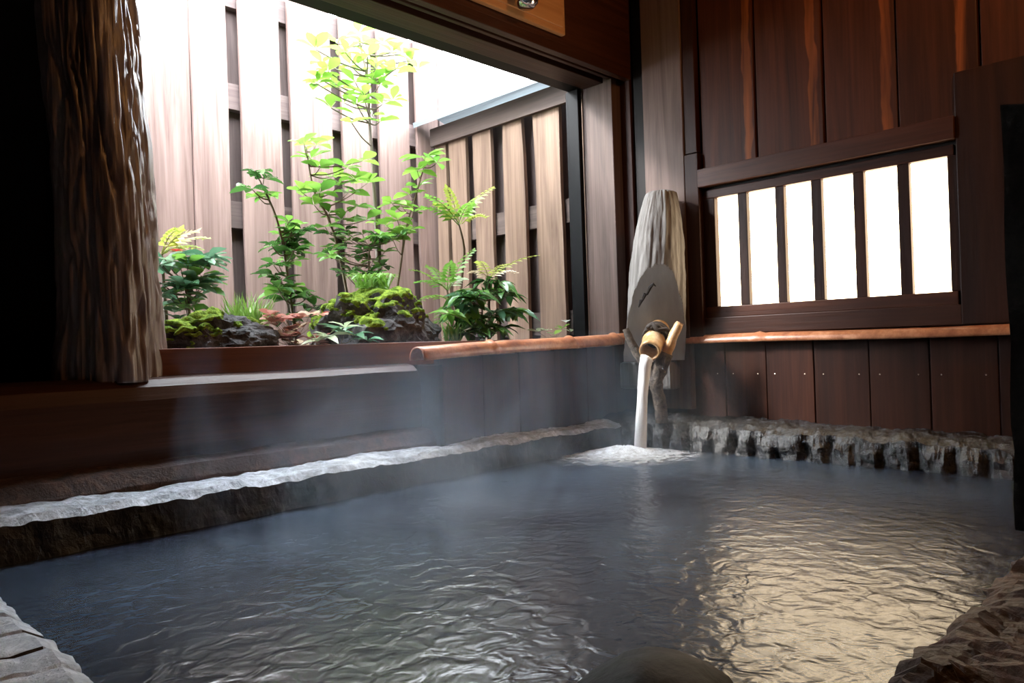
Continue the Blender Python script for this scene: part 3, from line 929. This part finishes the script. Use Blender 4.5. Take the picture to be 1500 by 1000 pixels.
def stem_mesh(parent, paths, mat, name='stem'):
    bm = bmesh.new()
    for pts, r0, r1 in paths:
        sp_ = smooth_path(pts, 3)
        k = len(sp_) - 1
        add_tube(bm, [p - Vector(parent.location) for p in sp_], [r0 + (r1 - r0) * i / k for i in range(k + 1)], 6)
    return mesh_obj(name, bm, mat, parent, smooth=True)

def shrub(name, label, cat, path_px, Y, clusters, leafm, kind, mat_stem, r0=.009, size=.08, nleaf=(4, 5), ydev=.14, tilt=.35, seed=1, extra=None):
    rng = random.Random(seed)
    trunk = [at(x, y, Y) for x, y in path_px]
    trunk[0].z = .52
    root = empty(name, trunk[0])
    tag(root, label, cat)
    paths = [(trunk, r0, r0 * .35)]
    dense = smooth_path(trunk, 6)
    for c in clusters:
        px, py = c[0], c[1]
        k = c[2] if len(c) > 2 else 1.0
        p = at(px, py, Y + rng.uniform(-ydev, ydev))
        # a twig from the stem a little lower down
        best = min(dense, key=lambda q: (q - p).length + (1.0 if q.z > p.z - .03 else 0))
        if (best - p).length > .02:
            midp = best.lerp(p, .5) + Vector((0, 0, -.015))
            paths.append(([best, midp, p], r0 * .38, r0 * .2))
        ms_ = leafm if isinstance(leafm, str) else rng.choice(leafm)
        whorl(root, LF(ms_, kind), p, rng.randint(*nleaf), size * k, tilt, None, rng)
    if extra: extra(root, rng)
    stem_mesh(root, paths, mat_stem)
    return root

shrub('sapling_tree', 'slender sapling with lime green leaves rising to the window header', 'tree',
      [(556, 415), (551, 340), (546, 250), (541, 180), (538, 120), (530, 78), (523, 48)], 3.65,
      [(525, 48), (492, 62), (462, 72), (505, 76), (472, 92), (538, 82), (480, 104), (463, 122), (560, 62), (574, 76), (550, 100), (612, 100, 1.2), (603, 88), (580, 100), (546, 116),
       (485, 158), (503, 150), (522, 152), (560, 152), (547, 168), (556, 124), (575, 146), (500, 128), (520, 120), (533, 140), (470, 116), (513, 95), (530, 62), (590, 78), (515, 180), (556, 178), (566, 112), (490, 122)],
      'leaf_lime', 'ov', M['bark'], .014, .112, (4, 5), .16, .4, 2)
shrub('camellia_shrub', 'leafy green shrub leaning left of the sapling trunk', 'shrub',
      [(522, 420), (490, 345), (460, 280), (448, 215)], 3.55,
      [(445, 210), (463, 212), (455, 232), (468, 246), (488, 258), (440, 280), (468, 282), (497, 272), (507, 246), (530, 236), (520, 262), (482, 312), (460, 300), (500, 322), (520, 302), (536, 322), (510, 282), (538, 268), (476, 332)],
      ['leaf_mid', 'leaf_lime', 'leaf_mid'], 'ov', M['cane'], .010, .115, (5, 6), .12, .3, 3)
shrub('camellia_shrub', 'leafy green shrub reaching right of the sapling trunk', 'shrub',
      [(566, 420), (592, 350), (608, 290), (622, 240)], 3.58,
      [(622, 230, 1.3), (640, 238), (611, 250), (600, 284), (588, 300), (606, 310), (574, 298), (612, 272), (582, 322), (602, 336), (566, 330), (590, 345), (576, 352)],
      ['leaf_mid', 'leaf_lime'], 'ov', M['cane'], .009, .115, (5, 6), .12, .3, 4)
rg4 = random.Random(9)
shrub('evergreen_shrub', 'dense dark green shrub crowding the foot of the sapling', 'shrub',
      [(540, 425), (540, 390), (542, 360)], 3.45,
      [(540 + rg4.uniform(-58, 58), 375 + rg4.uniform(-38, 34)) for _ in range(34)],
      ['leaf_dark', 'leaf_mid', 'leaf_dark'], 'ov', M['cane'], .009, .085, (5, 6), .15, .2, 5)
def top_rosette(root, rng): pass
shrub('evergreen_shrub', 'narrow upright shrub with a bare upper stem and dark leaves beside the grass', 'shrub',
      [(436, 490), (424, 430), (415, 365), (404, 318), (389, 282), (379, 262)], 3.35,
      [(376, 252, 1.1), (386, 262), (368, 276, 1.1), (392, 286), (378, 288)] + [(416 + rg4.uniform(-20, 26), 375 + rg4.uniform(-52, 50)) for _ in range(24)]
      + [(420 + rg4.uniform(-12, 40), 445 + rg4.uniform(-22, 22), 1.2) for _ in range(9)],
      ['leaf_dark', 'leaf_mid', 'leaf_dark'], 'ov', M['cane'], .010, .092, (5, 6), .10, .15, 6)
def reds(root, rng):
    p = at(258, 368, 3.2)
    for k in range(7):
        put_leaf(root, LF('redpetal', 'rd'), p, (math.cos(k * .9), math.sin(k * .9), .4), .028, 0, 'petal')
shrub('glossy_shrub', 'blue green broad leaved shrub with a red flower next to the log post', 'shrub',
      [(278, 480), (276, 440), (270, 410)], 3.2,
      [(262 + rg4.uniform(-30, 52), 412 + rg4.uniform(-38, 40), 1) for _ in range(34)], ['leaf_blue', 'leaf_blue', 'leaf_mid'], 'ov', M['cane'], .009, .108, (4, 5), .10, .2, 7, reds)
shrub('heuchera_plant', 'low bronze red leaved plant between the two rocks', 'plant',
      [(432, 512), (432, 495)], 3.0, [(432 + rg4.uniform(-38, 38), 482 + rg4.uniform(-26, 22)) for _ in range(30)], ['leaf_red', 'leaf_red', 'leaf_pink'], 'rd', M['cane'], .005, .058, (5, 6), .07, .25, 8)
shrub('hosta_plant', 'low variegated plant with pale edged leaves in front of the large rock', 'plant',
      [(500, 512), (500, 500)], 2.93, [(500, 488, 1.3), (480, 494, 1.2), (520, 490, 1.2), (505, 480), (538, 498), (465, 500)], ['leaf_pale', 'leaf_blue', 'leaf_pale'], 'la', M['cane'], .005, .085, (5, 6), .04, .35, 10)
shrub('ardisia_bush', 'dense dome of drooping dark glossy leaves by the tan fence', 'shrub',
      [(706, 505), (706, 470), (706, 440)], 3.08,
      [(708 + 54 * math.cos(a) * r * (1.0 + .0), 452 + 44 * math.sin(a) * r) for a, r in [(rg4.random() * 6.28, rg4.random() ** .5) for _ in range(40)]],
      ['leaf_dark', 'leaf_blue', 'leaf_dark', 'leaf_mid'], 'la', M['cane'], .009, .125, (6, 7), .12, .05, 11)
shrub('small_plant', 'small light green plant with a white flower at the foot of the tan fence', 'plant',
      [(815, 502), (815, 490)], 2.95, [(800, 484), (822, 482), (836, 486), (788, 486), (812, 490)], ['leaf_lime', 'leaf_pale'], 'rd', M['cane'], .004, .06, (3, 4), .03, .4, 12,
      lambda root, rng: [put_leaf(root, LF('petal', 'rd'), at(829, 472, 2.95), (math.cos(k * 1.26), math.sin(k * 1.26), .6), .035, 0, 'petal') for k in range(5)])
shrub('seedling_plant', 'tiny leafy seedling growing beside the moss of the low rock', 'plant',
      [(268, 480), (268, 462)], 3.12, [(255, 458), (270, 452), (285, 456), (262, 468), (292, 466)], ['leaf_blue', 'leaf_mid'], 'rd', M['cane'], .004, .05, (4, 5), .05, .3, 13)

# pinnate fronds (each frond one part)
def frond(parent, p0, p1, mat, lw=.035, pairs=8, sag=.04):
    bm = bmesh.new()
    p0, p1 = Vector(p0), Vector(p1); Ln = (p1 - p0).length
    t = (p1 - p0).normalized(); sd = t.cross(Vector((0, 0, 1))).normalized(); up = sd.cross(t)
    def P(s): return p0.lerp(p1, s) + Vector((0, 0, sag * 4 * s * (1 - s))) - Vector(parent.location)
    add_tube(bm, [P(i / 6) for i in range(7)], [.003 - .0003 * i for i in range(7)], 5)
    for i in range(pairs):
        s = .18 + .8 * i / (pairs - 1)
        k = lw * (1.15 - .6 * s)
        for sg in (-1, 1):
            b = P(s); tip = b + sd * sg * k + t * k * .55 - Vector((0, 0, k * .25))
            wv = t * k * .32; mid_ = b.lerp(tip, .5) + Vector((0, 0, k * .12))
            vs_ = [bm.verts.new(q) for q in (b, mid_ - wv * .9 , tip, mid_ + wv)]
            bm.faces.new(vs_)
    b = P(1.0); tip = b + t * lw * .7
    bm.faces.new([bm.verts.new(q) for q in (b, b.lerp(tip, .5) + sd * lw * .25, tip, b.lerp(tip, .5) - sd * lw * .25)])
    me_f = mesh_obj('frond', bm, M[mat], parent)
    return me_f

def mahonia(label, stem_px, Y, fr, mats, lw, seed):
    rng = random.Random(seed)
    st_ = [at(x, y, Y) for x, y in stem_px]; st_[0].z = .52
    root = empty('mahonia_plant', st_[0]); tag(root, label, 'plant')
    stem_mesh(root, [(st_, .010, .006)], M['cane'])
    for f_ in fr:
        (x0, y0), (x1, y1) = f_[0], f_[1]
        a = at(x0, y0, Y); b = at(x1, y1, Y + rng.uniform(-.16, .16))
        frond(root, a, b, rng.choice(mats), lw, 8, .03)
    return root
mahonia('yellow green pinnate plant on a bare stem before the tan fence', [(668, 490), (676, 410), (680, 365), (672, 328)], 3.4,
        [((672, 328), (628, 288)), ((672, 328), (640, 300)), ((672, 326), (655, 278)), ((674, 326), (720, 276)), ((674, 328), (700, 290)), ((672, 330), (622, 304)), ((676, 328), (710, 318)), ((672, 326), (690, 300))],
        ['leaf_yel', 'leaf_yel', 'leaf_lime'], .058, 21)
mahonia('pale green pinnate plant rising between the large rock and the glossy bush', [(662, 500), (660, 460), (655, 425)], 3.22,
        [((655, 425), (602, 396)), ((655, 425), (612, 414)), ((655, 424), (628, 392)), ((656, 424), (692, 368)), ((656, 426), (680, 410)), ((658, 440), (690, 425)), ((656, 440), (618, 440)), ((656, 450), (640, 470)), ((655, 424), (660, 388))],
        ['leaf_lime', 'leaf_pale', 'leaf_mid'], .052, 22)
mahonia('yellow pinnate plant peeping out above the glossy dark bush', [(716, 500), (716, 440), (716, 408)], 3.15,
        [((716, 408), (788, 374)), ((716, 408), (745, 388)), ((716, 408), (700, 384)), ((716, 410), (755, 400)), ((716, 410), (690, 400))],
        ['leaf_yel', 'leaf_yel', 'leaf_pink'], .045, 23)
mahonia('pale pink and yellow fronds arching out beside the log post', [(246, 480), (240, 420), (236, 372)], 3.4,
        [((236, 372), (300, 350)), ((236, 372), (285, 340)), ((236, 372), (262, 338)), ((236, 374), (290, 366)), ((236, 374), (275, 372))],
        ['leaf_pink', 'leaf_pink', 'leaf_yel'], .055, 24)

def tuft(label, cx, cy, wpx, hpx, Y, nb, mat, seed, zb=.52):
    rng = random.Random(seed)
    b0 = at(cx, cy, Y); b0.z = zb if zb is not None else b0.z
    bm = bmesh.new()
    for _ in range(nb):
        p = at(cx + rng.uniform(-wpx, wpx) * .55, cy, Y + rng.uniform(-.08, .08)); p.z = b0.z
        tip = at(cx + rng.uniform(-wpx, wpx), cy - hpx * rng.uniform(.5, 1), Y + rng.uniform(-.12, .12))
        sd = Vector((rng.uniform(-1, 1), rng.uniform(-1, 1), 0)).normalized() * .005
        mid_ = p.lerp(tip, .55) + Vector((0, 0, .04))
        q = [v_ - b0 for v_ in (p - sd, p + sd, mid_ + sd, mid_ - sd, tip)]
        vs_ = [bm.verts.new(v_) for v_ in q]
        bm.faces.new((vs_[0], vs_[1], vs_[2], vs_[3])); bm.faces.new((vs_[3], vs_[2], vs_[4]))
    o = mesh_obj('grass_tuft', bm, M[mat], loc=b0)
    return tag(o, label, 'grass')
tuft('soft green grass tuft behind the low mossy rock', 362, 490, 44, 66, 3.18, 150, 'grass', 31)
tuft('small fern tuft sprouting from the top of the large rock', 545, 422, 46, 20, 3.16, 110, 'leaf_mid', 32, None)
tuft('thin tuft of green blades beside the glossy dark bush', 662, 500, 20, 34, 3.02, 40, 'leaf_mid', 33)
